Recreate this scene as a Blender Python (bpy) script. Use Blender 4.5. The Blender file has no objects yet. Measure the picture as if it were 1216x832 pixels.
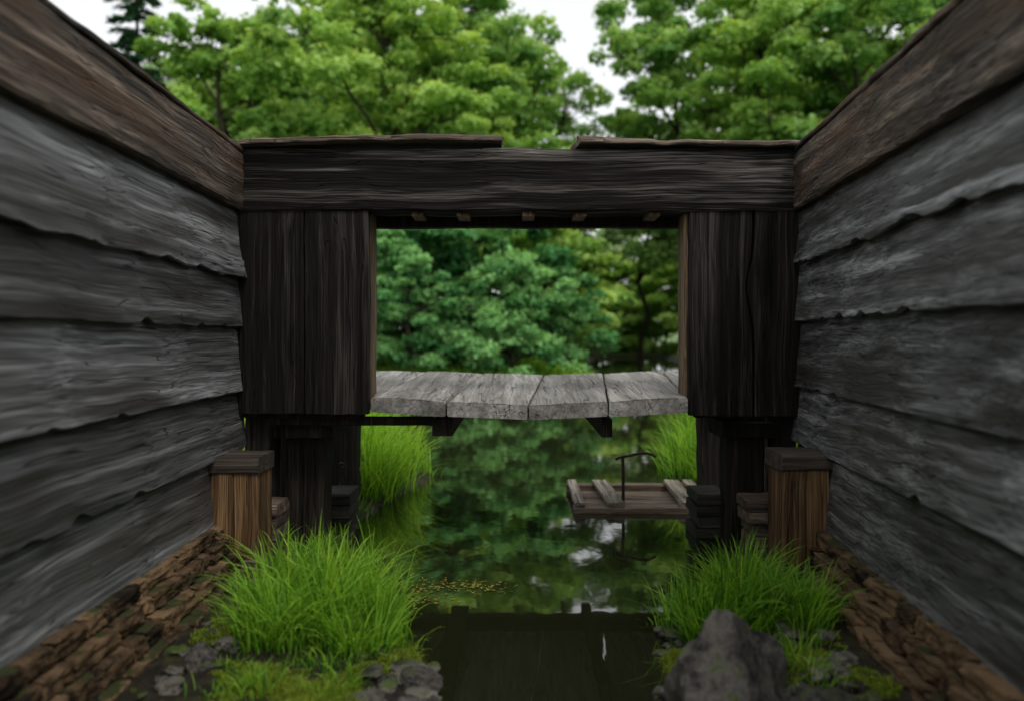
import bpy, bmesh, math, random
import numpy as np
from mathutils import Vector, noise
random.seed(7); rng=np.random.default_rng(7)
scene=bpy.context.scene
col=scene.collection
CAMZ=1.5
WZ=-.10   # water level
# ---------------------------------------------------------------- helpers
def link(ob,parent=None):
    col.objects.link(ob)
    if parent: ob.parent=parent
    return ob
def empty(name):
    e=bpy.data.objects.new(name,None); e.empty_display_size=.2; return link(e)
def nz(x,y=0.0,z=0.0): return noise.noise(Vector((x,y,z)))
def fastmesh(name,V,F,mat,bid=None,smooth=False):
    V=np.asarray(V,dtype=np.float32); F=np.asarray(F,dtype=np.int32)
    me=bpy.data.meshes.new(name)
    n=F.shape[1]
    me.vertices.add(len(V)); me.vertices.foreach_set('co',V.ravel())
    me.loops.add(F.size); me.loops.foreach_set('vertex_index',F.ravel())
    me.polygons.add(len(F)); me.polygons.foreach_set('loop_start',np.arange(0,F.size,n,dtype=np.int32))
    if smooth: me.polygons.foreach_set('use_smooth',np.ones(len(F),dtype=bool))
    if bid is not None:
        a=me.attributes.new('bid','FLOAT','POINT'); a.data.foreach_set('value',np.asarray(bid,dtype=np.float32))
    me.update(calc_edges=True); me.validate()
    me.materials.append(mat)
    return me
class Acc:
    def __init__(s): s.V=[];s.F=[];s.B=[]
    def add(s,V,F,b):
        o=len(s.V); s.V+= [tuple(v) for v in V]; s.F+=[tuple(i+o for i in f) for f in F]; s.B+=[b]*len(V)
    def obj(s,name,mat,parent=None,angle=40,smooth=True):
        me=bpy.data.meshes.new(name); me.from_pydata(s.V,[],s.F)
        a=me.attributes.new('bid','FLOAT','POINT'); a.data.foreach_set('value',s.B)
        bm=bmesh.new(); bm.from_mesh(me); bmesh.ops.recalc_face_normals(bm,faces=bm.faces[:]); bm.to_mesh(me); bm.free()
        if smooth:
            me.polygons.foreach_set('use_smooth',[True]*len(me.polygons))
            me.set_sharp_from_angle(angle=math.radians(angle))
        me.materials.append(mat)
        return link(bpy.data.objects.new(name,me),parent)
_sd=[0]
def board(acc,c,L,W,T,ns=24,k=6,wob=.008,surf=.002,ragged=.01,bev=.006,freq=2.0,bend=None,chip=0.0):
    """timber swept along L, width W, thickness T, c = centre of the start face"""
    _sd[0]+=1; sd=_sd[0]*7.31
    c=Vector(c);L=Vector(L);W=Vector(W);T=Vector(T)
    w=W.length;t=T.length;l=L.length
    Lh=L/l; Wh=W/w; Th=T/t
    per=[(-w/2,t/2-bev)]
    for j in range(k+1): per.append((-w/2+bev+(w-2*bev)*j/k,t/2))
    per+=[(w/2,t/2-bev),(w/2,-t/2+bev),(w/2-bev,-t/2),(-w/2+bev,-t/2),(-w/2,-t/2+bev)]
    n=len(per);V=[];F=[]
    for i in range(ns+1):
        s=i/ns; x=s*l
        ep=wob*(nz(x*freq,sd)+.5*nz(x*freq*3.3,sd+5)); em=wob*(nz(x*freq,sd+11)+.5*nz(x*freq*3.1,sd+17))
        if chip:
            q=nz(x*freq*1.7,sd+40)
            if q>.28: em+=chip*(q-.28)
        for (u,tt) in per:
            f=u/(w/2)
            du=(ep*max(f,0)**2+em*max(-f,0)**2)
            dt=surf*nz(x*freq*.6,u*22,sd)*1.5 if tt>0 else 0
            dl=0
            if i==0: dl=ragged*nz(u*16,tt*30,sd+2)
            if i==ns: dl=ragged*nz(u*16,tt*30,sd+3)
            p=c+L*s+Lh*dl+Wh*(u+du)+Th*(tt+dt)
            if bend: p=p+bend(p,s,f)
            V.append(p)
    for i in range(ns):
        for j in range(n):
            a=i*n+j;b=i*n+(j+1)%n
            F.append((a,b,b+n,a+n))
    F.append(tuple(range(n-1,-1,-1))); F.append(tuple(range(ns*n,ns*n+n)))
    acc.add(V,F,(sd*.618)%1.0)
def box(acc,x0,x1,y0,y1,z0,z1,axis='z',**kw):
    cx,cy,cz=(x0+x1)/2,(y0+y1)/2,(z0+z1)/2
    if axis=='x': board(acc,(x0,cy,cz),(x1-x0,0,0),(0,0,z1-z0),(0,-(y1-y0),0),**kw)
    if axis=='y': board(acc,(cx,y0,cz),(0,y1-y0,0),(x1-x0,0,0),(0,0,z1-z0),**kw)
    if axis=='z': board(acc,(cx,cy,z0),(0,0,z1-z0),(x1-x0,0,0),(0,-(y1-y0),0),**kw)
# ---------------------------------------------------------------- materials
def newmat(name):
    m=bpy.data.materials.new(name); m.use_nodes=True
    nt=m.node_tree; nt.nodes.clear()
    return m,nt,nt.nodes,nt.links
def ramp(N,stops,interp='LINEAR'):
    r=N.new('ShaderNodeValToRGB'); e=r.color_ramp; e.interpolation=interp
    while len(e.elements)<len(stops): e.elements.new(.5)
    for el,(p,c) in zip(e.elements,stops):
        el.position=p; el.color=(c if len(c)==4 else (*c,1)) if isinstance(c,tuple) else (c,c,c,1)
    return r
def wood(name,dark,mid,light,axis='y',rough=.75,bump=.5,stain=None,stain_amt=.5,vary=.5,fine=1.0,spec=.3,along=.3,gfine=.25):
    m,nt,N,K=newmat(name)
    tc=N.new('ShaderNodeTexCoord'); at=N.new('ShaderNodeAttribute'); at.attribute_name='bid'
    mul=N.new('ShaderNodeVectorMath');mul.operation='SCALE'; mul.inputs[0].default_value=(17,31,23); K.new(at.outputs['Fac'],mul.inputs['Scale'])
    add=N.new('ShaderNodeVectorMath');add.operation='ADD';K.new(tc.outputs['Object'],add.inputs[0]);K.new(mul.outputs[0],add.inputs[1])
    nw=N.new('ShaderNodeTexNoise');nw.inputs['Scale'].default_value=1.5;nw.inputs['Detail'].default_value=1;K.new(add.outputs[0],nw.inputs['Vector'])
    sc=N.new('ShaderNodeVectorMath');sc.operation='SCALE';sc.inputs['Scale'].default_value=.05;K.new(nw.outputs['Color'],sc.inputs[0])
    ad2=N.new('ShaderNodeVectorMath');ad2.operation='ADD';K.new(add.outputs[0],ad2.inputs[0]);K.new(sc.outputs[0],ad2.inputs[1])
    def ns(al,ac,detail=6,rg=.6,dist=0):
        mp=N.new('ShaderNodeMapping'); s=[ac,ac,ac]; s['xyz'.index(axis)]=al; mp.inputs['Scale'].default_value=s
        K.new(ad2.outputs[0],mp.inputs['Vector']); t=N.new('ShaderNodeTexNoise');t.inputs['Scale'].default_value=1;t.inputs['Detail'].default_value=detail
        t.inputs['Roughness'].default_value=rg;t.inputs['Distortion'].default_value=dist;K.new(mp.outputs[0],t.inputs['Vector']);return t
    g1=ns(along,17*fine,4,.68); g2=ns(1.3,110*fine,2,.65); g3=ns(.36,30*fine,1,.5)
    g4=ns(.55,5.0,3,.6)
    cr=ramp(N,[(.33,dark),(.5,mid),(.68,light)]); K.new(g1.outputs['Fac'],cr.inputs['Fac'])
    fr=ramp(N,[(.34,gfine),(.62,1.35)]); K.new(g2.outputs['Fac'],fr.inputs['Fac'])
    mx=N.new('ShaderNodeMix');mx.data_type='RGBA';mx.blend_type='MULTIPLY';mx.inputs['Factor'].default_value=.9
    K.new(cr.outputs[0],mx.inputs[6]);K.new(fr.outputs[0],mx.inputs[7])
    ck=ramp(N,[(.486,1.0),(.5,.03),(.514,1.0)]); K.new(g3.outputs['Fac'],ck.inputs['Fac'])
    mx2=N.new('ShaderNodeMix');mx2.data_type='RGBA';mx2.blend_type='MULTIPLY';mx2.inputs['Factor'].default_value=.95
    K.new(mx.outputs[2],mx2.inputs[6]);K.new(ck.outputs[0],mx2.inputs[7])
    out=mx2.outputs[2]
    st=ramp(N,[(.42,0.0),(.66,1.0)]); K.new(g4.outputs['Fac'],st.inputs['Fac'])
    ma=N.new('ShaderNodeMath');ma.operation='MULTIPLY';ma.inputs[1].default_value=stain_amt;K.new(st.outputs[0],ma.inputs[0])
    mx3=N.new('ShaderNodeMix');mx3.data_type='RGBA';mx3.blend_type='MIX' ;K.new(ma.outputs[0],mx3.inputs['Factor'])
    K.new(out,mx3.inputs[6]); mx3.inputs[7].default_value=(*(stain or dark),1)
    vr=N.new('ShaderNodeMapRange');vr.inputs[3].default_value=1-vary*.5;vr.inputs[4].default_value=1+vary*.5;K.new(at.outputs['Fac'],vr.inputs[0])
    mx4=N.new('ShaderNodeVectorMath');mx4.operation='SCALE';K.new(mx3.outputs[2],mx4.inputs[0]);K.new(vr.outputs[0],mx4.inputs['Scale'])
    b=N.new('ShaderNodeBsdfPrincipled');K.new(mx4.outputs[0],b.inputs['Base Color'])
    rr=N.new('ShaderNodeMapRange');rr.inputs[3].default_value=rough-.15;rr.inputs[4].default_value=rough+.15;K.new(g1.outputs['Fac'],rr.inputs[0]);K.new(rr.outputs[0],b.inputs['Roughness'])
    b.inputs['Specular IOR Level'].default_value=spec
    h1=N.new('ShaderNodeMath');h1.operation='MULTIPLY_ADD';K.new(g2.outputs['Fac'],h1.inputs[0]);h1.inputs[1].default_value=.7;K.new(g1.outputs['Fac'],h1.inputs[2])
    h2=N.new('ShaderNodeMath');h2.operation='MULTIPLY_ADD';K.new(ck.outputs[0],h2.inputs[0]);h2.inputs[1].default_value=.6;K.new(h1.outputs[0],h2.inputs[2])
    bp=N.new('ShaderNodeBump');bp.inputs['Strength'].default_value=bump;bp.inputs['Distance'].default_value=.015;K.new(h2.outputs[0],bp.inputs['Height']);K.new(bp.outputs[0],b.inputs['Normal'])
    o=N.new('ShaderNodeOutputMaterial');K.new(b.outputs[0],o.inputs[0])
    return m
def leafmat(name,c1,c2,c3,trans=.35,spec=.2):
    m,nt,N,K=newmat(name)
    at=N.new('ShaderNodeAttribute');at.attribute_name='bid';oi=N.new('ShaderNodeObjectInfo')
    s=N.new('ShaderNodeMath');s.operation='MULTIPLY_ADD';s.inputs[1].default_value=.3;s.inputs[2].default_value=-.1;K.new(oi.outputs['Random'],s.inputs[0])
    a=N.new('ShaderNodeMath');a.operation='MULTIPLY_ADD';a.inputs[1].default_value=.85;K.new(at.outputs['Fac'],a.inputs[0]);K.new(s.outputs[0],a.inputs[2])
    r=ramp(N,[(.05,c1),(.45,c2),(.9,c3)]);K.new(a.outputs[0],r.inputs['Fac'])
    if spec>0:
        b=N.new('ShaderNodeBsdfPrincipled');K.new(r.outputs[0],b.inputs['Base Color']);b.inputs['Roughness'].default_value=.5;b.inputs['Specular IOR Level'].default_value=spec
    else:
        b=N.new('ShaderNodeBsdfDiffuse');K.new(r.outputs[0],b.inputs['Color'])
    o=N.new('ShaderNodeOutputMaterial')
    if trans>0:
        t=N.new('ShaderNodeBsdfTranslucent')
        g=N.new('ShaderNodeMix');g.data_type='RGBA';g.blend_type='MULTIPLY';g.inputs['Factor'].default_value=1;K.new(r.outputs[0],g.inputs[6]);g.inputs[7].default_value=(1.5,1.35,.6,1);K.new(g.outputs[2],t.inputs['Color'])
        mx=N.new('ShaderNodeMixShader');mx.inputs[0].default_value=trans;K.new(b.outputs[0],mx.inputs[1]);K.new(t.outputs[0],mx.inputs[2])
        K.new(mx.outputs[0],o.inputs[0])
    else: K.new(b.outputs[0],o.inputs[0])
    return m
def rockmat(name,c1,c2,moss=None,moss_amt=.0,scale=6,rough=.8,bump=.6,detail=6,spec=.3):
    m,nt,N,K=newmat(name)
    tc=N.new('ShaderNodeTexCoord');at=N.new('ShaderNodeAttribute');at.attribute_name='bid'
    n=N.new('ShaderNodeTexNoise');n.inputs['Scale'].default_value=scale;n.inputs['Detail'].default_value=detail;n.inputs['Roughness'].default_value=.68;K.new(tc.outputs['Object'],n.inputs['Vector'])
    a=N.new('ShaderNodeMath');a.operation='MULTIPLY_ADD';a.inputs[1].default_value=.35;K.new(at.outputs['Fac'],a.inputs[0]);
    a2=N.new('ShaderNodeMath');a2.operation='SUBTRACT';a2.inputs[1].default_value=.17;K.new(n.outputs['Fac'],a2.inputs[0]);K.new(a2.outputs[0],a.inputs[2])
    r=ramp(N,[(.3,c1),(.7,c2)]);K.new(a.outputs[0],r.inputs['Fac'])
    out=r.outputs[0]
    if moss:
        n2=N.new('ShaderNodeTexNoise');n2.inputs['Scale'].default_value=5;n2.inputs['Detail'].default_value=4;K.new(tc.outputs['Object'],n2.inputs['Vector'])
        ge=N.new('ShaderNodeNewGeometry');sx=N.new('ShaderNodeSeparateXYZ');K.new(ge.outputs['Normal'],sx.inputs[0])
        q=N.new('ShaderNodeMath');q.operation='MULTIPLY_ADD';q.inputs[1].default_value=.25;K.new(sx.outputs[2],q.inputs[0]);K.new(n2.outputs['Fac'],q.inputs[2])
        r2=ramp(N,[(.78-moss_amt*.4,0.0),(.86-moss_amt*.4,1.0)]);K.new(q.outputs[0],r2.inputs['Fac'])
        mm=N.new('ShaderNodeMix');mm.data_type='RGBA';K.new(r2.outputs[0],mm.inputs['Factor']);K.new(out,mm.inputs[6]);mm.inputs[7].default_value=(*moss,1);out=mm.outputs[2]
    b=N.new('ShaderNodeBsdfPrincipled');K.new(out,b.inputs['Base Color']);b.inputs['Roughness'].default_value=rough;b.inputs['Specular IOR Level'].default_value=spec
    bp=N.new('ShaderNodeBump');bp.inputs['Strength'].default_value=bump;bp.inputs['Distance'].default_value=.03;K.new(n.outputs['Fac'],bp.inputs['Height']);K.new(bp.outputs[0],b.inputs['Normal'])
    o=N.new('ShaderNodeOutputMaterial');K.new(b.outputs[0],o.inputs[0]);return m
def plain(name,c):
    m,nt,N,K=newmat(name);b=N.new('ShaderNodeBsdfDiffuse');b.inputs['Color'].default_value=(*c,1)
    o=N.new('ShaderNodeOutputMaterial');K.new(b.outputs[0],o.inputs[0]);return m

M_side=wood('weathered_grey_siding',(.028,.027,.026),(.105,.107,.108),(.29,.295,.30),'y',.55,.45,stain=(.026,.021,.017),stain_amt=.8,vary=.6,fine=.8,spec=.35,gfine=.4)
M_cap=wood('weathered_brown_cap',(.012,.010,.008),(.062,.050,.040),(.24,.19,.15),'y',.75,.8,stain=(.11,.055,.026),stain_amt=.5,vary=.3,fine=.9,spec=.2)
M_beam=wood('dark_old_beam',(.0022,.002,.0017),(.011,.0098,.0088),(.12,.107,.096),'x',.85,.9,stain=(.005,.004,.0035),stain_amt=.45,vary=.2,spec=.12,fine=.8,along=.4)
M_trim=wood('beam_top_boards',(.05,.035,.025),(.17,.13,.095),(.34,.28,.22),'x',.75,.7,stain=(.05,.03,.02),stain_amt=.4,vary=.3)
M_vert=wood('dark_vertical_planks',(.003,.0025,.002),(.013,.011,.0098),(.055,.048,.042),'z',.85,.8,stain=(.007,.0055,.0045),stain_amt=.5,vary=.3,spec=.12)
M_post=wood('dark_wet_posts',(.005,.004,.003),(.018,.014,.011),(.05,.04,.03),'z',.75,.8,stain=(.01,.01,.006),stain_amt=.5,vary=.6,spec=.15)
M_jamb=wood('brown_jamb',(.05,.03,.016),(.16,.10,.055),(.32,.22,.14),'z',.7,.6,vary=.4)
M_deck=wood('grey_deck_planks',(.10,.092,.084),(.19,.18,.166),(.30,.288,.27),'y',.75,.22,stain=(.12,.11,.10),stain_amt=.35,vary=.4,fine=.45,along=.06,spec=.2,gfine=.75)
M_stub=wood('tan_timber',(.035,.017,.008),(.13,.073,.034),(.30,.185,.095),'z',.75,.8,stain=(.025,.016,.010),stain_amt=.75,vary=.3,spec=.15)
M_stubcap=wood('timber_end_band',(.02,.014,.010),(.055,.042,.032),(.13,.10,.08),'x',.75,.6,vary=.4)
M_raft=wood('raft_timber',(.05,.035,.024),(.18,.13,.09),(.36,.29,.22),'x',.75,.7,stain=(.05,.033,.022),stain_amt=.4,vary=.5)
M_raftc=wood('raft_cross_timber',(.10,.08,.06),(.28,.235,.19),(.46,.40,.34),'y',.75,.7,stain=(.09,.07,.05),stain_amt=.4,vary=.4)
M_stone=rockmat('foundation_stone',(.010,.0065,.004),(.165,.104,.056),moss=(.03,.035,.012),moss_amt=.03,scale=9,bump=1.0,spec=.15)
M_mortar=rockmat('foundation_earth',(.006,.0045,.003),(.022,.016,.010),scale=14)
M_rock=rockmat('dark_rock',(.008,.0075,.007),(.20,.18,.158),moss=(.05,.08,.012),moss_amt=.02,scale=5,rough=.6,bump=1.0,detail=10)
M_pebble=rockmat('shore_stones',(.010,.009,.008),(.12,.11,.094),moss=(.045,.065,.012),moss_amt=.04,scale=10,rough=.4)
M_grass=leafmat('grass_blades',(.035,.10,.012),(.14,.33,.025),(.34,.56,.06),trans=.45)
M_moss=leafmat('moss_turf',(.05,.09,.010),(.14,.21,.018),(.28,.33,.035),trans=.3)
M_leafA=leafmat('foliage_bright',(.065,.155,.035),(.22,.40,.09),(.47,.65,.20),trans=.4,spec=0)
M_leafB=leafmat('foliage_mid',(.045,.13,.04),(.17,.34,.095),(.37,.56,.19),trans=.4,spec=0)
M_leafC=leafmat('foliage_deep',(.016,.065,.026),(.08,.235,.075),(.26,.50,.18),trans=.3,spec=0)
M_leafD=leafmat('foliage_conifer',(.012,.04,.022),(.03,.085,.042),(.07,.15,.07),trans=0,spec=0)
M_leafF=leafmat('foliage_far_hazed',(.20,.29,.16),(.36,.50,.27),(.50,.65,.38),trans=.3,spec=0)  # distance haze painted into the leaf colours as paler greens, no volume
M_bark=plain('bark',(.04,.034,.027))
M_barkpale=plain('pale_bark',(.22,.21,.18))
def mk_ground():
    m,nt,N,K=newmat('ground')
    tc=N.new('ShaderNodeTexCoord')
    n=N.new('ShaderNodeTexNoise');n.inputs['Scale'].default_value=7;n.inputs['Detail'].default_value=7;n.inputs['Roughness'].default_value=.65;K.new(tc.outputs['Object'],n.inputs['Vector'])
    r=ramp(N,[(.35,(.005,.004,.0025)),(.52,(.018,.014,.008)),(.62,(.025,.028,.007)),(.78,(.06,.08,.014))]);K.new(n.outputs['Fac'],r.inputs['Fac'])
    r2=ramp(N,[(.3,(.04,.085,.015)),(.7,(.14,.25,.04))]);K.new(n.outputs['Fac'],r2.inputs['Fac'])
    sx=N.new('ShaderNodeSeparateXYZ');K.new(tc.outputs['Object'],sx.inputs[0])
    mr=N.new('ShaderNodeMapRange');mr.inputs[1].default_value=.08;mr.inputs[2].default_value=.3;K.new(sx.outputs[2],mr.inputs[0])
    mm=N.new('ShaderNodeMix');mm.data_type='RGBA';K.new(mr.outputs[0],mm.inputs['Factor']);K.new(r.outputs[0],mm.inputs[6]);K.new(r2.outputs[0],mm.inputs[7])
    b=N.new('ShaderNodeBsdfPrincipled');b.inputs['Roughness'].default_value=.6;b.inputs['Specular IOR Level'].default_value=.25;K.new(mm.outputs[2],b.inputs['Base Color'])
    bp=N.new('ShaderNodeBump');bp.inputs['Strength'].default_value=.9;bp.inputs['Distance'].default_value=.05;K.new(n.outputs['Fac'],bp.inputs['Height']);K.new(bp.outputs[0],b.inputs['Normal'])
    o=N.new('ShaderNodeOutputMaterial');K.new(b.outputs[0],o.inputs[0]);return m
M_ground=mk_ground()
def mk_water():
    m,nt,N,K=newmat('pond_water')
    tc=N.new('ShaderNodeTexCoord')
    mp=N.new('ShaderNodeMapping');mp.inputs['Scale'].default_value=(1,.55,1);K.new(tc.outputs['Object'],mp.inputs[0])
    n=N.new('ShaderNodeTexNoise');n.inputs['Scale'].default_value=2.6;n.inputs['Detail'].default_value=3;n.inputs['Roughness'].default_value=.5;K.new(mp.outputs[0],n.inputs['Vector'])
    b=N.new('ShaderNodeBsdfPrincipled');b.inputs['Base Color'].default_value=(.013,.014,.006,1);b.inputs['Roughness'].default_value=.03
    b.inputs['IOR'].default_value=1.85;b.inputs['Specular IOR Level'].default_value=1.0
    bp=N.new('ShaderNodeBump');bp.inputs['Strength'].default_value=.08;bp.inputs['Distance'].default_value=.03;K.new(n.outputs['Fac'],bp.inputs['Height']);K.new(bp.outputs[0],b.inputs['Normal'])
    o=N.new('ShaderNodeOutputMaterial');K.new(b.outputs[0],o.inputs[0]);return m
M_water=mk_water()
def mk_metal():
    m,nt,N,K=newmat('rusty_iron')
    tc=N.new('ShaderNodeTexCoord');n=N.new('ShaderNodeTexNoise');n.inputs['Scale'].default_value=25;K.new(tc.outputs['Object'],n.inputs['Vector'])
    r=ramp(N,[(.4,(.02,.02,.018)),(.7,(.07,.045,.03))]);K.new(n.outputs['Fac'],r.inputs['Fac'])
    b=N.new('ShaderNodeBsdfPrincipled');K.new(r.outputs[0],b.inputs['Base Color']);b.inputs['Metallic'].default_value=.6;b.inputs['Roughness'].default_value=.5
    o=N.new('ShaderNodeOutputMaterial');K.new(b.outputs[0],o.inputs[0]);return m
M_metal=mk_metal()

# ---------------------------------------------------------------- ground + water
EL=[(-40,-.05),(0,-.05),(2.6,-.14),(3.3,-.30),(4.3,-.58),(5.0,-.90),(5.8,-1.25),(7.0,-1.42),(8.3,-1.15),(9.2,-.95),(10.2,-1.4),(12,-3.2),(16,-7),(24,-14),(27,-14)]
ER=[(-40,.45),(0,.45),(2.6,.50),(3.3,.56),(4.3,.80),(5.0,1.1),(5.8,1.5),(7.0,1.95),(8.3,2.0),(9.2,1.75),(10.2,1.95),(12,3.4),(16,5.5),(24,7.5),(40,9.2),(75,13.5)]
def itp(T,y): return float(np.interp(y,[a for a,b in T],[b for a,b in T]))
def sdist(x,y):
    l=itp(EL,y); r=itp(ER,y)
    d=max(l-x,x-r)
    xi=2.6+.10*max(y-28,0)+.8*nz(y*.12,3)
    shore=27+1.2*nz(x*.25,9)
    if y>20:
        dl=min(y-shore,(xi-x)*.8)
        d=max(d,dl)
    d=max(d,(y-70)*.6)
    return d
def gh(x,y):
    d=sdist(x,y)
    d+= .10*nz(x*1.7,y*1.7)+.05*nz(x*5,y*5,4) if y<14 else .4*nz(x*.4,y*.4)
    if y<14:
        h=-.25 if d<-.5 else (d*.5 if d<0 else .10*(1-math.exp(-d*3.5))+.03*max(d-.3,0))
        h=min(h,.6)
        h+=.022*nz(x*7,y*7,2)+.012*nz(x*17,y*17,2)
        if y>8: h+= max(0,min(.25,(d)*.3))
    else:
        h=-.3 if d<-1 else (d*.3 if d<0 else .45*(1-math.exp(-d*1.0))+.035*max(d,0))
        h=min(h,5)
    return h+WZ
def axis_pts(lo,hi,dlo,dhi,step,grow=1.12):
    p=list(np.arange(dlo,dhi+1e-6,step)); s=step
    a=dlo
    L=[]
    while a>lo: s*=grow; a-=s; L.append(a)
    s=step;b=dhi;R=[]
    while b<hi: s*=grow; b+=s; R.append(b)
    return np.array(L[::-1]+p+R)
xs=axis_pts(-400,400,-2.0,2.1,.035,1.09); ys=axis_pts(-60,600,2.4,6.0,.035,1.045)
V=[];
for y in ys:
    for x in xs: V.append((x,y,gh(x,y)))
nx=len(xs);F=[(j*nx+i,j*nx+i+1,(j+1)*nx+i+1,(j+1)*nx+i) for j in range(len(ys)-1) for i in range(nx-1)]
link(bpy.data.objects.new('ground',fastmesh('ground',V,F,M_ground,smooth=True)))
wx=np.linspace(-60,60,13);wy=np.linspace(-50,80,14)
V=[(x,y,WZ) for y in wy for x in wx];F=[(j*13+i,j*13+i+1,(j+1)*13+i+1,(j+1)*13+i) for j in range(13) for i in range(12)]
link(bpy.data.objects.new('pond_water',fastmesh('pond_water',V,F,M_water)))

# ---------------------------------------------------------------- side walls
D=5.67
def wall(name,side,xc,toe,levels,strips):
    e=empty(name)
    y0=-1.2; ln=D+.10-y0
    dirv=Vector((toe*side,1,0)).normalized()
    n=Vector((-side*1.0,toe*1.0,0)).normalized()
    def X(y): return xc-side*toe*(D-y)
    start=Vector((X(y0),y0,0))
    L=dirv*(ln/dirv.y)
    a=Acc()
    for i in range(1,len(levels)-1):
        zt,zb=levels[i],levels[i+1]
        h=zt-zb+.035
        lap=.05+.015*random.random()
        c=start+Vector((0,0,(zt+zb)/2-.0175+.01))-n*.012
        board(a,c,L,Vector((0,0,h))-n*lap,n*.040+Vector((0,0,.004)),ns=220,k=8,wob=.009,surf=.003,freq=3.0,bev=.005,chip=.08,
              bend=lambda p,s,f:n*(.008*nz(s*9,p.z*2,side)))
    for (zt,zb) in strips:
        c=start+Vector((0,0,(zt+zb)/2))+n*.03
        board(a,c,L,Vector((0,0,zt-zb))-n*.02,n*.03,ns=190,k=3,wob=.025,surf=.008,freq=3.2,bev=.006,chip=.09,
              bend=lambda p,s,f:n*(.012*nz(s*22,1,side))+Vector((0,0,.02*nz(s*12,7,side))))
    a.obj('siding_boards',M_side,e)
    b=Acc()
    zt,zb=levels[0],levels[1]
    c=start+Vector((0,0,(zt+zb)/2))+n*.0
    board(b,c,L,Vector((0,0,zt-zb)),n*.09,ns=190,k=8,wob=.010,surf=.009,freq=2.8,bev=.014,chip=.03)
    c=start+Vector((0,0,zt+.02))-n*.09
    board(b,c,L,n*.28,Vector((0,0,.035)),ns=150,k=4,wob=.02,surf=.006,freq=2.5,bev=.008,chip=.05)
    b.obj('cap_timber',M_cap,e)
    g=Acc()
    c=start+Vector((0,0,(levels[0]+levels[-1])/2))-n*.17
    board(g,c,L,Vector((0,0,levels[0]-levels[-1]-.02)),n*.2,ns=20,k=2,wob=.002,surf=0)
    g.obj('wall_core',M_cap,e)
    return dirv,n,X
levL=[2.81,2.41,2.04,1.60,1.152,.733,.27]
levR=[2.82,2.41,2.08,1.644,1.18,.79,.26]
WL=wall('timber_wall',-1,-1.972,.033,levL,[(2.055,1.93)])
WR=wall('timber_wall',1,2.02,.09,levR,[(2.10,2.03)])

# stone foundations ----------------------------------------------------------
def stone_verts(c,s,seed,sub=2,rot=0,rough=.22,boxy=.5):
    bm=bmesh.new(); bmesh.ops.create_icosphere(bm,subdivisions=sub,radius=1)
    V=[]
    cr,sr=math.cos(rot),math.sin(rot)
    for v in bm.verts:
        p=v.co.copy()
        m=max(abs(p.x),abs(p.y),abs(p.z)); p=p.lerp(p/m,boxy)
        q=p*1.0
        d=1+rough*noise.noise(q*1.3+Vector((seed,seed*2,0)))+rough*.5*noise.noise(q*3.1+Vector((seed,0,9)))
        if boxy<.7:
            for kk in range(3):
                nn=Vector((nz(seed,kk,1),nz(seed,kk,2),nz(seed,kk,3)))
                if nn.length>.01:
                    nn.normalize(); dd=p.dot(nn)
                    if dd>.78: p-=nn*(dd-.78)*.8
        p=Vector((p.x*s[0]*d,p.y*s[1]*d,p.z*s[2]*d))
        V.append((c[0]+p.x*cr-p.y*sr,c[1]+p.x*sr+p.y*cr,c[2]+p.z))
    F=[tuple(v.index for v in f.verts) for f in bm.faces]; bm.free()
    return V,F
def foundation(name,side,X,ztop):
    e=empty(name); a=Acc(); m=Acc()
    P=[]
    N_=60
    for i in range(N_+1):
        yy=-1.2+(D+.4+1.2)*i/N_; x=X(yy)
        for (dx,z) in ((.30,ztop),(.03,ztop),(-.04,.14),(-.22,-.10),(-.27,-.5),(.30,-.5)):
            P.append((x+side*dx+.01*nz(yy*4,z*9),yy,z+.01*nz(yy*5,dx*9)))
    F=[]
    for i in range(N_):
        for j in range(6):
            F.append((i*6+j,i*6+(j+1)%6,(i+1)*6+(j+1)%6,(i+1)*6+j))
    F.append(tuple(range(5,-1,-1)));F.append(tuple(range(N_*6,N_*6+6)))
    m.add(P,F,.5); m.obj('earth_core',M_mortar,e)
    z=ztop+.02
    for dx in [-.0,-.045,-.10,-.165,-.235]:
        hh=random.uniform(.080,.10)
        zc=z-hh/2
        y=-1.1+random.random()*.15
        while y<D+.15:
            l=random.uniform(.12,.36)
            x=X(y+l/2)
            hv=hh*random.uniform(.47,.53)
            V_,F_=stone_verts((x+side*(dx)+random.uniform(-.014,.014),y+l/2,zc+random.uniform(-.004,.004)),(random.uniform(.078,.092),l*.49,hv),random.random()*100,4,random.uniform(-.04,.04),.17,.93)
            a.add(V_,F_,random.random())
            y+=l+.008
        z-=hh+.004
    a.obj('stones',M_stone,e,angle=30)
foundation('stone_foundation',-1,WL[2],.29)
foundation('stone_foundation',1,WR[2],.28)

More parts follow.
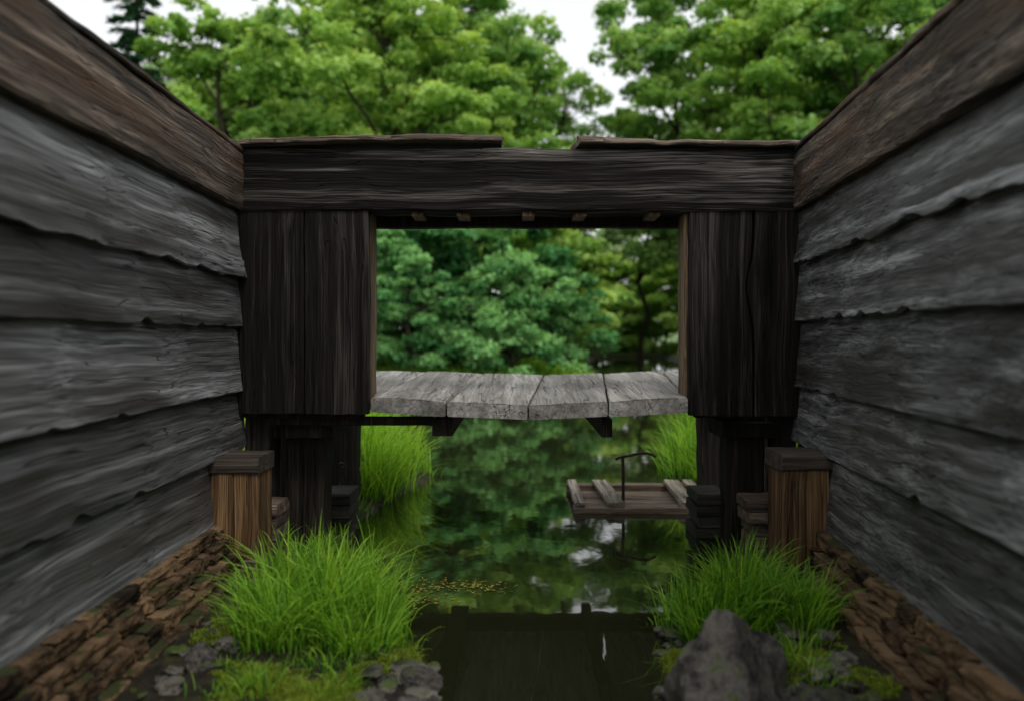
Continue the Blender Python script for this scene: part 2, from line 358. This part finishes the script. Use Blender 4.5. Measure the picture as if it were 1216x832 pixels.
# ---------------------------------------------------------------- footbridge
br=empty('wooden_footbridge')
a=Acc()
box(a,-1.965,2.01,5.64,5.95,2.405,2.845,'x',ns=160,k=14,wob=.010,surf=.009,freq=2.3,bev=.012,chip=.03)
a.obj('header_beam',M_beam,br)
a=Acc()
board(a,(-1.96,5.74,2.872),(1.86,0,.03),(0,.34,0),(0,0,.035),ns=60,k=4,wob=.02,surf=.01,ragged=.05,chip=.05,
      bend=lambda p,s,f:Vector((0,0,.02*math.sin(s*3.1)+(.012*nz(s*9,3)))))
board(a,(.43,5.74,2.895),(1.58,0,-.03),(0,.34,0),(0,0,.035),ns=60,k=4,wob=.02,surf=.01,ragged=.05,chip=.05,
      bend=lambda p,s,f:Vector((0,0,.012*nz(s*9,8))))
a.obj('beam_top_boards',M_trim,br)
a=Acc()
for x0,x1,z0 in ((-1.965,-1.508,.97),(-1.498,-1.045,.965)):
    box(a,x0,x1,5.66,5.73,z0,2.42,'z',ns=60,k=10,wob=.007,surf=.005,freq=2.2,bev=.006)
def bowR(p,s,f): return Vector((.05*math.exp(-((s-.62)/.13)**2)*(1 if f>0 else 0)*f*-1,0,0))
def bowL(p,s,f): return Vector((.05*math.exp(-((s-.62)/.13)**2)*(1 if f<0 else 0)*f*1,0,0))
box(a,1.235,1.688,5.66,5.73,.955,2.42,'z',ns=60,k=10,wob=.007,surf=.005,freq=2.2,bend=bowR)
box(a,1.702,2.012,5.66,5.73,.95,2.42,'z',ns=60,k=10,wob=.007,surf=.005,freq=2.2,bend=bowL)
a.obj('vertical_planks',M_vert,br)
a=Acc()
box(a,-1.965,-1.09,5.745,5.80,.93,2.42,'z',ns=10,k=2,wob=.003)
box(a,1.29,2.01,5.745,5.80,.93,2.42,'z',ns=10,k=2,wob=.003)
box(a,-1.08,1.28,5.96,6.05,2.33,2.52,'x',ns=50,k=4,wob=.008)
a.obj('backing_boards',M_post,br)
a=Acc()
box(a,-1.10,-1.035,5.735,5.95,1.02,2.40,'z',ns=40,k=4,wob=.006)
box(a,1.214,1.28,5.735,5.95,1.02,2.40,'z',ns=40,k=4,wob=.006)
for x in (-.75,-.42,.05,.42,.95):
    box(a,x,x+.09,5.70,5.955,2.375,2.41,'y',ns=6,k=2,wob=.004)
a.obj('window_jambs',M_jamb,br)
a=Acc()
gx=[-1.62,-1.032,-.49,.09,.66,1.225,1.80]
for i in range(6):
    x0,x1=gx[i]+.007,gx[i+1]-.007
    xm=(x0+x1)/2
    ys_=5.645+random.uniform(-.012,.012)
    if i in (0,5): ys_=5.83
    t0=(ys_-5.645)/1.98
    def bd(p,s,f,x0=x0,x1=x1,t0=t0):
        xx=p.x-.18*s
        sag=-.055*math.exp(-((xx-.1)/.8)**2)*(1-.4*s)
        return Vector((0,0,sag+.006*math.sin((xx-x0)/(x1-x0)*math.pi)))
    tilt=random.uniform(-.012,.012)
    board(a,(xm+.18*t0,ys_,1.035+.10*t0),(.18*(1-t0),1.98-(ys_-5.645),.10*(1-t0)),(x1-x0,0,tilt),(0,0,.105),ns=40,k=14,wob=.007,surf=.003,ragged=.010,bev=.008,freq=2.5,bend=bd)
a.obj('deck_planks',M_deck,br)
a=Acc()
box(a,-.60,-.45,5.74,7.5,.80,.925,'y',ns=10,k=3,wob=.004)
box(a,.62,.70,5.74,7.5,.79,.925,'y',ns=10,k=3,wob=.004)
box(a,-1.75,-.60,5.80,5.90,.87,.93,'x',ns=12,k=3,wob=.004)
box(a,-1.9,2.0,7.30,7.45,.86,.985,'x',ns=12,k=3,wob=.004)
box(a,-1.73,-1.44,6.0,6.28,-.5,.93,'z',ns=40,k=5,wob=.02,surf=.01,bev=.02)
box(a,1.60,1.88,6.0,6.28,-.5,.93,'z',ns=40,k=5,wob=.02,surf=.01,bev=.02)
box(a,-1.80,-1.36,5.92,6.36,.76,.88,'x',ns=12,k=3,wob=.008)
box(a,1.54,1.98,5.92,6.36,.76,.88,'x',ns=12,k=3,wob=.008)
box(a,-2.05,-1.70,6.32,6.42,-.4,2.3,'z',ns=20,k=5,wob=.01)
box(a,1.86,2.12,6.32,6.42,-.4,2.3,'z',ns=20,k=5,wob=.01)
box(a,-1.97,-1.80,5.8,6.1,-.4,.95,'z',ns=20,k=5,wob=.015)
box(a,1.92,2.05,5.8,6.1,-.4,.95,'z',ns=20,k=5,wob=.015)
box(a,-1.70,-1.45,7.28,7.5,-.5,.95,'z',ns=20,k=4,wob=.015)
box(a,1.70,1.95,7.28,7.5,-.5,.95,'z',ns=20,k=4,wob=.015)
a.obj('posts_and_joists',M_post,br)

def crib(name,x0,x1,y0,y1,z0,z1,n,mat):
    a=Acc(); h=(z1-z0)/n
    for i in range(n):
        j=random.uniform(-.02,.02);k=random.uniform(-.02,.02)
        box(a,x0+j,x1+j*.5,y0+k,y1+k,z0+i*h+.003,z0+(i+1)*h-.004,'x' if i%2 else 'y',ns=10,k=3,wob=.008,surf=.006,bev=.01)
    return a.obj(name,mat)
M_crib=wood('crib_blocks',(.03,.019,.014),(.11,.075,.056),(.22,.165,.125),'x',.7,.7,stain=(.04,.03,.02),vary=.8)
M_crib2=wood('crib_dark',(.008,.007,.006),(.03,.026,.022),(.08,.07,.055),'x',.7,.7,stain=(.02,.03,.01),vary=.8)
crib('timber_block_stack',-1.86,-1.63,5.46,5.76,-.16,.37,6,M_crib)
crib('timber_block_stack',1.58,1.80,5.34,5.62,-.16,.42,7,M_crib)
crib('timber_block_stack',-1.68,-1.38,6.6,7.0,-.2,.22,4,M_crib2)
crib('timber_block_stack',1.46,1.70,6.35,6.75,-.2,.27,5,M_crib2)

def stub(x0,x1,y0,y1,z0,z1):
    e=empty('timber_post'); a=Acc()
    w=(x1-x0)
    box(a,x0,x0+w*.5-.002,y0,y1,z0+.08,z1-.10,'z',ns=24,k=5,wob=.006,surf=.006,bev=.008)
    box(a,x0+w*.5+.002,x1,y0,y1,z0+.08,z1-.10,'z',ns=24,k=5,wob=.006,surf=.006,bev=.008)
    a.obj('shaft',M_stub,e)
    a=Acc()
    box(a,x0-.012,x1+.012,y0-.018,y1+.012,z1-.105,z1,'x',ns=16,k=4,wob=.007,surf=.006,bev=.012)
    box(a,x0-.010,x1+.010,y0-.016,y1+.012,z0,z0+.085,'x',ns=16,k=4,wob=.007,surf=.006,bev=.012)
    a.obj('end_bands',M_stubcap,e)
stub(-1.955,-1.655,5.1,5.42,.0,.745)
stub(1.665,1.955,4.95,5.27,.0,.785)

# ---------------------------------------------------------------- raft with handle
rf=empty('floating_wooden_raft'); rf.location=(.02,.50,-.115); rf.scale=(1.04,1,1)
a=Acc()
box(a,.50,1.76,6.80,6.96,-.06,.065,'x',ns=40,k=4,wob=.012,surf=.008,bev=.012,chip=.03)
box(a,.53,1.80,6.99,7.10,-.05,.055,'x',ns=40,k=4,wob=.012,surf=.008,bev=.01)
box(a,.50,1.80,7.84,7.96,-.06,.09,'x',ns=40,k=4,wob=.012,surf=.008,bev=.012)
box(a,.52,1.76,7.40,7.54,-.07,.04,'x',ns=30,k=4,wob=.012,surf=.008,bev=.012)
a.obj('long_timbers',M_raft,rf)
a=Acc()
for x0,x1,sk in ((.51,.60,.0),(.80,.95,-.04),(1.44,1.59,.05),(1.68,1.77,.0)):
    board(a,((x0+x1)/2,6.82,.09),(sk,1.10,.02),(x1-x0,0,0),(0,0,.04),ns=20,k=3,wob=.008,surf=.005)
a.obj('cross_timbers',M_raftc,rf)
a=Acc()
box(a,.56,1.72,7.15,7.85,-.04,.022,'x',ns=10,k=3,wob=.01)
a.obj('raft_floor',M_raft,rf)
def tube(pts,r,name,mat,parent):
    cu=bpy.data.curves.new(name,'CURVE');cu.dimensions='3D';cu.bevel_depth=r;cu.bevel_resolution=3
    sp=cu.splines.new('NURBS');sp.points.add(len(pts)-1);sp.use_endpoint_u=True;sp.order_u=3
    for p,q in zip(sp.points,pts): p.co=(*q,1)
    cu.materials.append(mat)
    return link(bpy.data.objects.new(name,cu),parent)
tube([(.97,7.1,.05),(.97,7.1,.2),(.97,7.1,.42),(.965,7.1,.48)],.015,'handle_post',M_metal,rf)
tube([(.90,7.1,.46),(.92,7.1,.485),(1.03,7.1,.50),(1.13,7.1,.53),(1.23,7.1,.52),(1.27,7.1,.49)],.013,'handle_bar',M_metal,rf)

# ---------------------------------------------------------------- rocks
def rock(name,c,s,seed,rot=0,mat=M_rock,sub=5,tilt=.15,amp=.06):
    bm=bmesh.new(); bmesh.ops.create_icosphere(bm,subdivisions=sub,radius=1)
    cuts=[]
    r=random.Random(seed)
    for k in range(16):
        n=Vector((r.gauss(0,1),r.gauss(0,1),r.gauss(0,.9))).normalized(); cuts.append((n,r.uniform(.50,.88)))
    for v in bm.verts:
        p=v.co.copy()
        for n,d in cuts:
            q=p.dot(n)
            if q>d: p-=n*(q-d)*.95
        o=Vector((seed*3.1,seed,0))
        st=noise.noise(Vector((p.x*1.2,p.y*1.2,p.z*4.5+p.x*1.5))+o)
        p*=1+amp*noise.fractal(p*1.6+o,.75,2.1,7)+.09*(round(st*5)/5)
        v.co=p
    me=bpy.data.meshes.new(name); bm.to_mesh(me); bm.free()
    a=me.attributes.new('bid','FLOAT','POINT'); a.data.foreach_set('value',[r.random()*.3+.25]*len(me.vertices))
    me.polygons.foreach_set('use_smooth',[True]*len(me.polygons)); me.set_sharp_from_angle(angle=math.radians(30))
    me.materials.append(mat)
    ob=link(bpy.data.objects.new(name,me)); ob.location=c; ob.scale=s; ob.rotation_euler=(0,r.uniform(-tilt,tilt),rot)
    return ob
rock('rock',(.82,3.24,-.03),(.44,.34,.42),44,.9,sub=6,amp=.13,tilt=.3)
rock('rock',(1.24,3.26,-.04),(.20,.18,.17),8,.25)
rock('rock',(-1.42,3.62,.0),(.12,.12,.12),12,.6)
rock('rock',(-.62,3.35,-.04),(.12,.10,.09),15,.6)
rock('rock',(-.44,3.62,-.06),(.13,.09,.08),19,.2)
rock('rock',(-.78,3.18,-.02),(.10,.08,.07),23,.2)
rock('rock',(-.36,3.30,-.06),(.11,.08,.08),29,.9)
a=Acc()
for i in range(60):
    y=random.uniform(2.9,4.2); x=itp(EL,y)+random.gauss(-.12,.12)
    s=random.uniform(.015,.06)
    V_,F_=stone_verts((x,y,max(gh(x,y),WZ-.03)+s*.15),(s*1.3,s,s*.5),random.random()*99,3,random.random()*3,.4,.3); a.add(V_,F_,random.random())
for i in range(36):
    y=random.uniform(3.1,4.6); x=itp(ER,y)+random.gauss(.12,.12)
    s=random.uniform(.015,.05)
    V_,F_=stone_verts((x,y,max(gh(x,y),WZ-.02)+s*.15),(s*1.3,s,s*.55),random.random()*99,3,random.random()*3,.4,.3); a.add(V_,F_,random.random())
for i in range(110):
    sd_=random.choice((-1,1)); y=random.uniform(2.8,5.2)
    X=(WL if sd_<0 else WR)[2](y); x=X-sd_*random.uniform(.32,.56)
    s=random.uniform(.012,.05)
    V_,F_=stone_verts((x,y,gh(x,y)+s*.2),(s*1.3,s,s*.6),random.random()*99,3,random.random()*3,.4,.4); a.add(V_,F_,random.random())
a.obj('shore_stones',M_pebble,angle=30)

# ---------------------------------------------------------------- grass
def blades(name,pts,h,w,lean,mat,dirs=None,droop=.5):
    n=len(pts); P=np.asarray(pts,float)
    h=np.asarray(h)*np.ones(n); w=np.asarray(w)*np.ones(n)
    ang=rng.uniform(0,2*np.pi,n); ln=lean*rng.uniform(.2,1.5,n)
    d=np.stack([np.cos(ang),np.sin(ang),np.zeros(n)],1)
    if dirs is not None:
        d=d*.6+dirs; d/= (np.linalg.norm(d,axis=1,keepdims=True)+1e-6)
    sa=rng.uniform(0,2*np.pi,n); sd=np.stack([np.cos(sa),np.sin(sa),np.zeros(n)],1)
    T=np.array([0,.3,.6,.85,1.0]); W=np.array([.8,1,.8,.45,0])
    Vs=[]
    up=np.array([0,0,1.0])
    for t,ww in zip(T,W):
        c=P+up*(h*(t-droop*ln*t**3))[:,None]+d*(h*ln*t**1.8)[:,None]
        if t<1: Vs.append(c-sd*(w*ww/2)[:,None]); Vs.append(c+sd*(w*ww/2)[:,None])
        else: Vs.append(c)
    V=np.stack(Vs,1)
    base=np.arange(n)[:,None]*9
    Fq=np.array([[0,1,3,2],[2,3,5,4],[4,5,7,6]]); 
    F=(base[:,None,:]+Fq[None]).reshape(-1,4)
    tri=(base+np.array([[6,7,8]]))
    F3=np.concatenate([F[:,[0,1,2]],F[:,[0,2,3]],tri])
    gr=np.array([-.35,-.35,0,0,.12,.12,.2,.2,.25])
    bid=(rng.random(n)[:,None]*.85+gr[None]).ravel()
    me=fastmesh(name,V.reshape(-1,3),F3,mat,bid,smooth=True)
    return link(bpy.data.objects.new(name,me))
def clump(name,tufts,h,w,lean,mat,per=120,spread=.07,droop=.5):
    P=[];H=[];Dd=[]
    for (x,y,hs) in tufts:
        ta=random.uniform(0,6.28); tl=random.uniform(0,1.2)
        for k in range(per):
            dx,dy=random.gauss(0,spread),random.gauss(0,spread)
            px,py=x+dx,y+dy
            g=gh(px,py)
            if g<WZ-.06: continue
            P.append((px,py,g-.01)); H.append(h*hs*random.uniform(.4,1.2)); Dd.append((dx/spread*.5+tl*math.cos(ta),dy/spread*.5+tl*math.sin(ta),0))
    return blades(name,P,np.array(H),w*rng.uniform(.6,1.3,len(P)),lean,mat,np.array(Dd),droop)
def area(xa,xb,ya,yb,n,cond=lambda x,y:True,hh=lambda x,y:1):
    out=[]
    while len(out)<n:
        x=random.uniform(xa,xb);y=random.uniform(ya,yb)
        if cond(x,y): out.append((x,y,hh(x,y)*random.uniform(.6,1.35)))
    return out
def ell(cx,cy,rx,ry): return lambda x,y:((x-cx)/rx)**2+((y-cy)/ry)**2
q1=ell(-1.02,4.22,.42,.42); q2=ell(1.22,4.30,.35,.42)
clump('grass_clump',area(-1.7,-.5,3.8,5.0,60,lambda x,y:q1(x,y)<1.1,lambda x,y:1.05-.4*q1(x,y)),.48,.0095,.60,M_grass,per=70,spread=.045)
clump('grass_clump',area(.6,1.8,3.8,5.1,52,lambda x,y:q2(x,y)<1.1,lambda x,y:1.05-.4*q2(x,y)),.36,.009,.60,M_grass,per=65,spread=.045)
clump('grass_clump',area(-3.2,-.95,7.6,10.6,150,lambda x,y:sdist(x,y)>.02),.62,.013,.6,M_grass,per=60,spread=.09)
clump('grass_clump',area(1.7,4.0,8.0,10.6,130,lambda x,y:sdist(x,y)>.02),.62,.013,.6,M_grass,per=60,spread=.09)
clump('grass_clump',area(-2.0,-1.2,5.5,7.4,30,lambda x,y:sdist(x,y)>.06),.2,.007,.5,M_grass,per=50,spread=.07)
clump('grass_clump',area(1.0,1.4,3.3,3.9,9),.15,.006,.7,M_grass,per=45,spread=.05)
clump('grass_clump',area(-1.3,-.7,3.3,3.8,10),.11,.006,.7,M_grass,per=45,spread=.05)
def turf(name,xa,xb,ya,yb,n,h,mat,thr=.03):
    P=[];H=[]
    t=0
    while len(P)<n and t<n*8:
        t+=1
        x=random.uniform(xa,xb);y=random.uniform(ya,yb)
        if sdist(x,y)<.0: continue
        q=nz(x*3.1,y*3.1,5)+.35*nz(x*13,y*13,2)
        if q<thr: continue
        P.append((x,y,gh(x,y)-.003));H.append(h*(.35+(q-thr)*1.8)*random.uniform(.4,1.3))
    return blades(name,P,np.array(H),.0045*rng.uniform(.6,1.4,len(P)),.8,mat)
turf('mossy_turf',-1.6,-.2,2.7,5.4,36000,.055,M_moss)
turf('mossy_turf',.5,1.6,2.7,5.4,26000,.055,M_moss)
P=[]
for i in range(12000):
    x=random.uniform(-14,5);y=random.uniform(26.0,31)
    if sdist(x,y)>.05: P.append((x,y,gh(x,y)))
blades('shore_grass',P,.5*rng.uniform(.4,1.1,len(P)),.035,.5,M_grass)
def leaves_on_water():
    n=0;V=[];F=[];B=[]
    while n<330:
        k=random.random()
        if k<.6: x=random.gauss(-.34,.14);y=random.gauss(5.15,.07)
        else: x=random.gauss(-.62,.09);y=random.gauss(5.0,.16)
        if sdist(x,y)>-.0: n+=1; continue
        s=random.uniform(.005,.014);r=random.random()*6.28
        o=len(V)
        for q,m in ((0,1.3),(1.57,.6),(3.14,1.3),(4.71,.6)):
            V.append((x+s*m*math.cos(r+q),y+s*m*math.sin(r+q),WZ+.003+random.random()*.003))
        F.append((o,o+1,o+2,o+3));B+= [random.random()]*4;n+=1
    m=leafmat('yellow_leaves',(.10,.09,.02),(.20,.19,.035),(.34,.30,.07),trans=.1)
    link(bpy.data.objects.new('floating_leaves',fastmesh('floating_leaves',V,F,m,B)))
leaves_on_water()

# ---------------------------------------------------------------- trees
def leafquads(C,R,n,size,flat=.55,seed=0,elong=1.5,shell=.5,updens=.35):
    r=np.random.default_rng(seed)
    C=np.asarray(C);R=np.asarray(R);m=len(C)
    cnt=np.maximum((n*(R/R.mean())**2/m),4).astype(int)
    idx=np.repeat(np.arange(m),cnt);N=len(idx)
    d=r.normal(size=(N,3));d/=np.linalg.norm(d,axis=1,keepdims=True)
    neg=d[:,2]<-.1; flip=r.random(N)<updens*2; d[neg&flip,2]*=-1
    rad=R[idx]*(shell+(1-shell)*r.random(N))**.7*(1+.28*r.normal(size=N).clip(-1,1.8))
    p=C[idx]+d*rad[:,None]*np.array([1,1,flat])
    p[:,2]-=.25*(d[:,0]**2+d[:,1]**2)*rad*flat
    nrm=d*.6+np.array([0,0,.4])+r.normal(size=(N,3))*.6;nrm/=np.linalg.norm(nrm,axis=1,keepdims=True)
    t=r.normal(size=(N,3));t-=nrm*(t*nrm).sum(1,keepdims=True);t/=np.linalg.norm(t,axis=1,keepdims=True)
    b=np.cross(nrm,t)
    s=size*r.uniform(.6,1.35,N)
    V=np.stack([p+t*(s*elong/2)[:,None],p+b*(s/2)[:,None]+nrm*(s*.12)[:,None],p-t*(s*elong/2)[:,None],p-b*(s/2)[:,None]+nrm*(s*.12)[:,None]],1)
    cb=r.random(m)
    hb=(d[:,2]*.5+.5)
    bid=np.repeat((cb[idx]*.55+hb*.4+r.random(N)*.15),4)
    return V.reshape(-1,3),np.arange(N*4).reshape(-1,4),bid
def tubes(segs,sides=6):
    V=[];F=[]
    for p0,p1,r0,r1 in segs:
        p0=Vector(p0);p1=Vector(p1);d=(p1-p0)
        if d.length<1e-4: continue
        q=d.to_track_quat('Z','Y');o=len(V)
        for pp,rr in ((p0,r0),(p1,r1)):
            for k in range(sides):
                a=6.283*k/sides;V.append(pp+q@Vector((math.cos(a)*rr,math.sin(a)*rr,0)))
        for k in range(sides): F.append((o+k,o+(k+1)%sides,o+sides+(k+1)%sides,o+sides+k))
    return V,F
def polyline(p0,p1,r0,r1,rd,n=5,wig=.06,sagup=.0):
    p0=Vector(p0);p1=Vector(p1);L=(p1-p0).length;pts=[]
    for i in range(n+1):
        t=i/n;p=p0.lerp(p1,t)
        if 0<i<n: p+=Vector((rd.gauss(0,wig*L),rd.gauss(0,wig*L),rd.gauss(0,wig*L*.5)))
        p.z+=sagup*L*math.sin(t*math.pi)
        pts.append(p)
    return pts,[(pts[i],pts[i+1],r0+(r1-r0)*i/n,r0+(r1-r0)*(i+1)/n) for i in range(n)]
def make_tree(key,H,Wd,nclump,nleaf,lsize,leafm,barkm,seed,base=.22,nl=9,crad=(.9,1.6),flat=.55,tr=.28,topw=.35):
    rd=random.Random(seed)
    segs=[]
    top=Vector((rd.gauss(0,.05)*H,rd.gauss(0,.05)*H,H*.93))
    tp,ts=polyline((0,0,-.4),top,tr,tr*.15,rd,9,.018); segs+=ts
    C=[];R=[]
    per=max(2,nclump//nl)
    for i in range(nl):
        f=base+(.9-base)*(i+.5)/nl
        k=min(int(f*9),8);st=tp[k].lerp(tp[k+1],f*9-k)
        ang=i*2.4+rd.uniform(-.5,.5)
        w=Wd*.5*(math.sin(min(1,(f-base+.12)/(1-base)*1.05)*math.pi)**.6*(1-topw)+topw*.6)*rd.uniform(.7,1.2)
        rise=H*rd.uniform(.08,.22)
        en=st+Vector((math.cos(ang)*w,math.sin(ang)*w,rise))
        if en.z>H: en.z=H
        lr=tr*(1-f)*.6+.03
        lp,ls=polyline(st,en,lr,lr*.25,rd,5,.05,.08);segs+=ls
        for j in range(per):
            t=rd.uniform(.3,1.05)
            kk=min(int(t*5),4);q=lp[kk].lerp(lp[kk+1],min(t*5-kk,1))
            o=Vector((rd.gauss(0,1),rd.gauss(0,1),rd.gauss(.15,.6)));o*=Wd*.085
            c=q+o
            sp,ss=polyline(q,c,.035,.012,rd,2,.05);segs+=ss
            C.append(c[:]);R.append(rd.uniform(*crad)*(1-.35*(f)))
    for j in range(per):
        c=top+Vector((rd.gauss(0,.06*Wd),rd.gauss(0,.06*Wd),rd.uniform(-.08,.06)*H));C.append(c[:]);R.append(rd.uniform(*crad)*.6)
        segs+=polyline(tp[8],c,.04,.012,rd,2,.04)[1]
    V,F=tubes(segs)
    tm=fastmesh(key+'_trunk',[v[:] for v in V],F,barkm,np.full(len(V),.5),smooth=True)
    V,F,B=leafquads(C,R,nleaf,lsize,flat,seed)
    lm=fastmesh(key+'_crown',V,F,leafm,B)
    return tm,lm
def make_conifer(key,H,W,seed,nleaf=16000):
    r=np.random.default_rng(seed);rd=random.Random(seed)
    segs=[((0,0,-.3),(0,0,H),.25,.02)]
    P=[];Dr=[]
    z=H*.12
    while z<H*.99:
        f=(z/H);w=W/2*(1-f)**.85*rd.uniform(.8,1.1)+.12
        nb=max(4,int(9*(1-f)+4))
        for k in range(nb):
            a=rd.uniform(0,6.28);L=w*rd.uniform(.75,1.1)
            e=Vector((math.cos(a)*L,math.sin(a)*L,z-.22*L));segs.append(((0,0,z),e,.03,.01))
            m=int(nleaf*L/(H*W*2.2))+4
            for j in range(m):
                t=rd.random()**.6
                side=rd.gauss(0,.16*L*(1.1-t))
                P.append((e.x*t-math.sin(a)*side,e.y*t+math.cos(a)*side,z-.22*L*t*t+rd.gauss(0,.06)-abs(side)*.3));Dr.append((math.cos(a),math.sin(a),-.3))
        z+=H*.022*rd.uniform(.8,1.3)
    V,F=tubes(segs,5)
    tm=fastmesh(key+'_trunk',[tuple(v) for v in V],F,M_bark,np.full(len(V),.5))
    P=np.array(P);Dr=np.array(Dr);N=len(P)
    t=Dr+r.normal(size=(N,3))*.35;t/=np.linalg.norm(t,axis=1,keepdims=True)
    b=np.cross(t,np.array([0,0,1.0])+r.normal(size=(N,3))*.4);b/=np.linalg.norm(b,axis=1,keepdims=True)
    s=.30*r.uniform(.6,1.3,N)
    V=np.stack([P+t*s[:,None],P+b*(s*.22)[:,None],P-t*(s*.5)[:,None],P-b*(s*.22)[:,None]],1).reshape(-1,3)
    lm=fastmesh(key+'_crown',V,np.arange(N*4).reshape(-1,4),M_leafD,np.repeat(r.random(N),4))
    return tm,lm
protos={
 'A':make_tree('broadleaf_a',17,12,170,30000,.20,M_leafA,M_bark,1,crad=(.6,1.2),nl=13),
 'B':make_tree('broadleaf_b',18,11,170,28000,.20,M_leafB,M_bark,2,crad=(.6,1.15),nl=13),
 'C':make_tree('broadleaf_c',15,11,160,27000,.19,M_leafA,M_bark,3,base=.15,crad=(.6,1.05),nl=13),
 'S':make_tree('sparse',19,9,70,6500,.17,M_leafB,M_bark,4,base=.3,crad=(.6,1.2),tr=.20),
 'T':make_tree('bare',17,6,30,1200,.15,M_leafB,M_barkpale,5,base=.3,crad=(.5,.9),tr=.16),
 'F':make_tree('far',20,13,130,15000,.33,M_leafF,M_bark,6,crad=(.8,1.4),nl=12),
 'P':make_conifer('pine',20,8,7),
 'U':make_tree('bush_u',5.0,5.2,90,20000,.13,M_leafC,M_bark,8,base=.03,nl=10,crad=(.35,.65),flat=.5,tr=.09,topw=.5),
 'W':make_tree('bush_w',4.2,5.5,90,20000,.12,M_leafC,M_bark,9,base=.03,nl=10,crad=(.32,.62),flat=.55,tr=.08,topw=.5),
 'X':make_tree('bush_x',4.0,5.0,60,13000,.15,M_leafA,M_bark,10,base=.05,nl=9,crad=(.4,.7),flat=.45,tr=.07,topw=.5),
}
def place(name,key,x,d,scale=1.0,rot=None):
    e=empty(name); e.location=(x,d,gh(x,d)-.05); e.rotation_euler=(0,0,random.random()*6.28 if rot is None else rot)
    e.scale=(scale,scale,scale)
    for n,me in zip(('trunk','crown'),protos[key]):
        o=bpy.data.objects.new(n,me); link(o,e)
T=[
 ('broadleaf_tree','A',-7.0,37,1.05),('broadleaf_tree','C',-12.8,36,1.0),('broadleaf_tree','B',-2.0,46,1.14),
 ('slender_tree','S',3.4,52,1.0),('slender_tree','S',8.7,56,1.05),
 ('broadleaf_tree','A',14.2,41,1.1),('broadleaf_tree','B',18,38,1.1),('broadleaf_tree','B',11.6,49,1.25),('broadleaf_tree','C',17,52,1.4),
 ('broadleaf_tree','A',22,42,1.2),('broadleaf_tree','B',27,44,1.2),('broadleaf_tree','C',-4,40,1.0),
 ('pine_tree','P',-24.2,51,1.38),('bare_tree','T',-17.3,42,1.02),('slender_tree','S',-28,46,1.0),('broadleaf_tree','B',-17.0,50,1.12),
 ('broadleaf_tree','B',-20,38,.74),('broadleaf_tree','A',-33,44,1.1),('broadleaf_tree','B',-12.5,50,1.2),
 ('broadleaf_tree','A',-7,54,1.3),('broadleaf_tree','A',34,46,1.2),
 ('broadleaf_tree','A',25,31,.9),('broadleaf_tree','C',-.4,58,1.45),
]
for t in T: place(*t)
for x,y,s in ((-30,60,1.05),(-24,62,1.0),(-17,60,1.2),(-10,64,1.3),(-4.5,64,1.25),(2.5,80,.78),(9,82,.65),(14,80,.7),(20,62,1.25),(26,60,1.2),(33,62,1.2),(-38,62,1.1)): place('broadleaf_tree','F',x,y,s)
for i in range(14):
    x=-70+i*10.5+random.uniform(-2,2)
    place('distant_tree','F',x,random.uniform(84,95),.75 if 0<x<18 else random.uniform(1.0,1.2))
B=[('bush','U',-3.6,27.8,.95),('bush','W',-.2,28.3,.98),('bush','U',-7.6,29,1.1),('bush','W',-11,29,1.1),('bush','W',1.0,33,1.15),
   ('bush','U',-1.6,32,1.5),('bush','U',-5.6,34,1.7),('bush','W',-14.5,31,1.3),
   ('bush','X',11.2,38,1.2),('bush','X',14.5,52,1.7),('bush','W',15,33,1.5),('bush','U',20,31,1.5),('bush','X',12,46,1.3),
   ('bush','W',-18,27,1.3),('bush','X',1.8,42,1.7),('bush','X',6.5,74,2.0),('bush','X',10,75,1.9),('bush','X',14,73,2.),('bush','X',3.0,56,1.8)]
for t in B: place(*t)

# ---------------------------------------------------------------- light, sky
w=bpy.data.worlds.new('World');scene.world=w;w.use_nodes=True
nt=w.node_tree;N=nt.nodes;K=nt.links
bg=N['Background'];sky=N.new('ShaderNodeTexSky');sky.sky_type='NISHITA';sky.sun_disc=False
SE,SR=math.radians(55),math.radians(150)
sky.sun_elevation=SE;sky.sun_rotation=SR;sky.dust_density=3;sky.air_density=1.0
hs=N.new('ShaderNodeHueSaturation');hs.inputs['Saturation'].default_value=.2;K.new(sky.outputs[0],hs.inputs['Color'])
mx=N.new('ShaderNodeMix');mx.data_type='RGBA';mx.inputs['Factor'].default_value=.6;mx.inputs[7].default_value=(9.0,9.2,9.25,1)
K.new(hs.outputs[0],mx.inputs[6]);K.new(mx.outputs[2],bg.inputs['Color']);bg.inputs['Strength'].default_value=.15
sl=bpy.data.lights.new('sun','SUN');sl.energy=1.5;sl.angle=math.radians(14);sl.color=(1,.96,.9)
so=link(bpy.data.objects.new('sun',sl))
az=SR
sd=Vector((math.sin(az)*math.cos(SE),math.cos(az)*math.cos(SE),math.sin(SE)))
so.rotation_euler=sd.to_track_quat('Z','Y').to_euler()
# ---------------------------------------------------------------- camera
cam=bpy.data.cameras.new('camera');co=link(bpy.data.objects.new('camera',cam))
co.location=(0,0,CAMZ);co.rotation_euler=(math.radians(90),0,0)
cam.lens=28;cam.sensor_width=36;cam.shift_x=-.0033;cam.shift_y=-.0115;cam.clip_end=2000;cam.clip_start=.05
cam.dof.use_dof=True;cam.dof.focus_distance=5.6;cam.dof.aperture_fstop=.8
scene.camera=co
scene.view_settings.view_transform='Standard';scene.view_settings.look='None';scene.view_settings.exposure=0
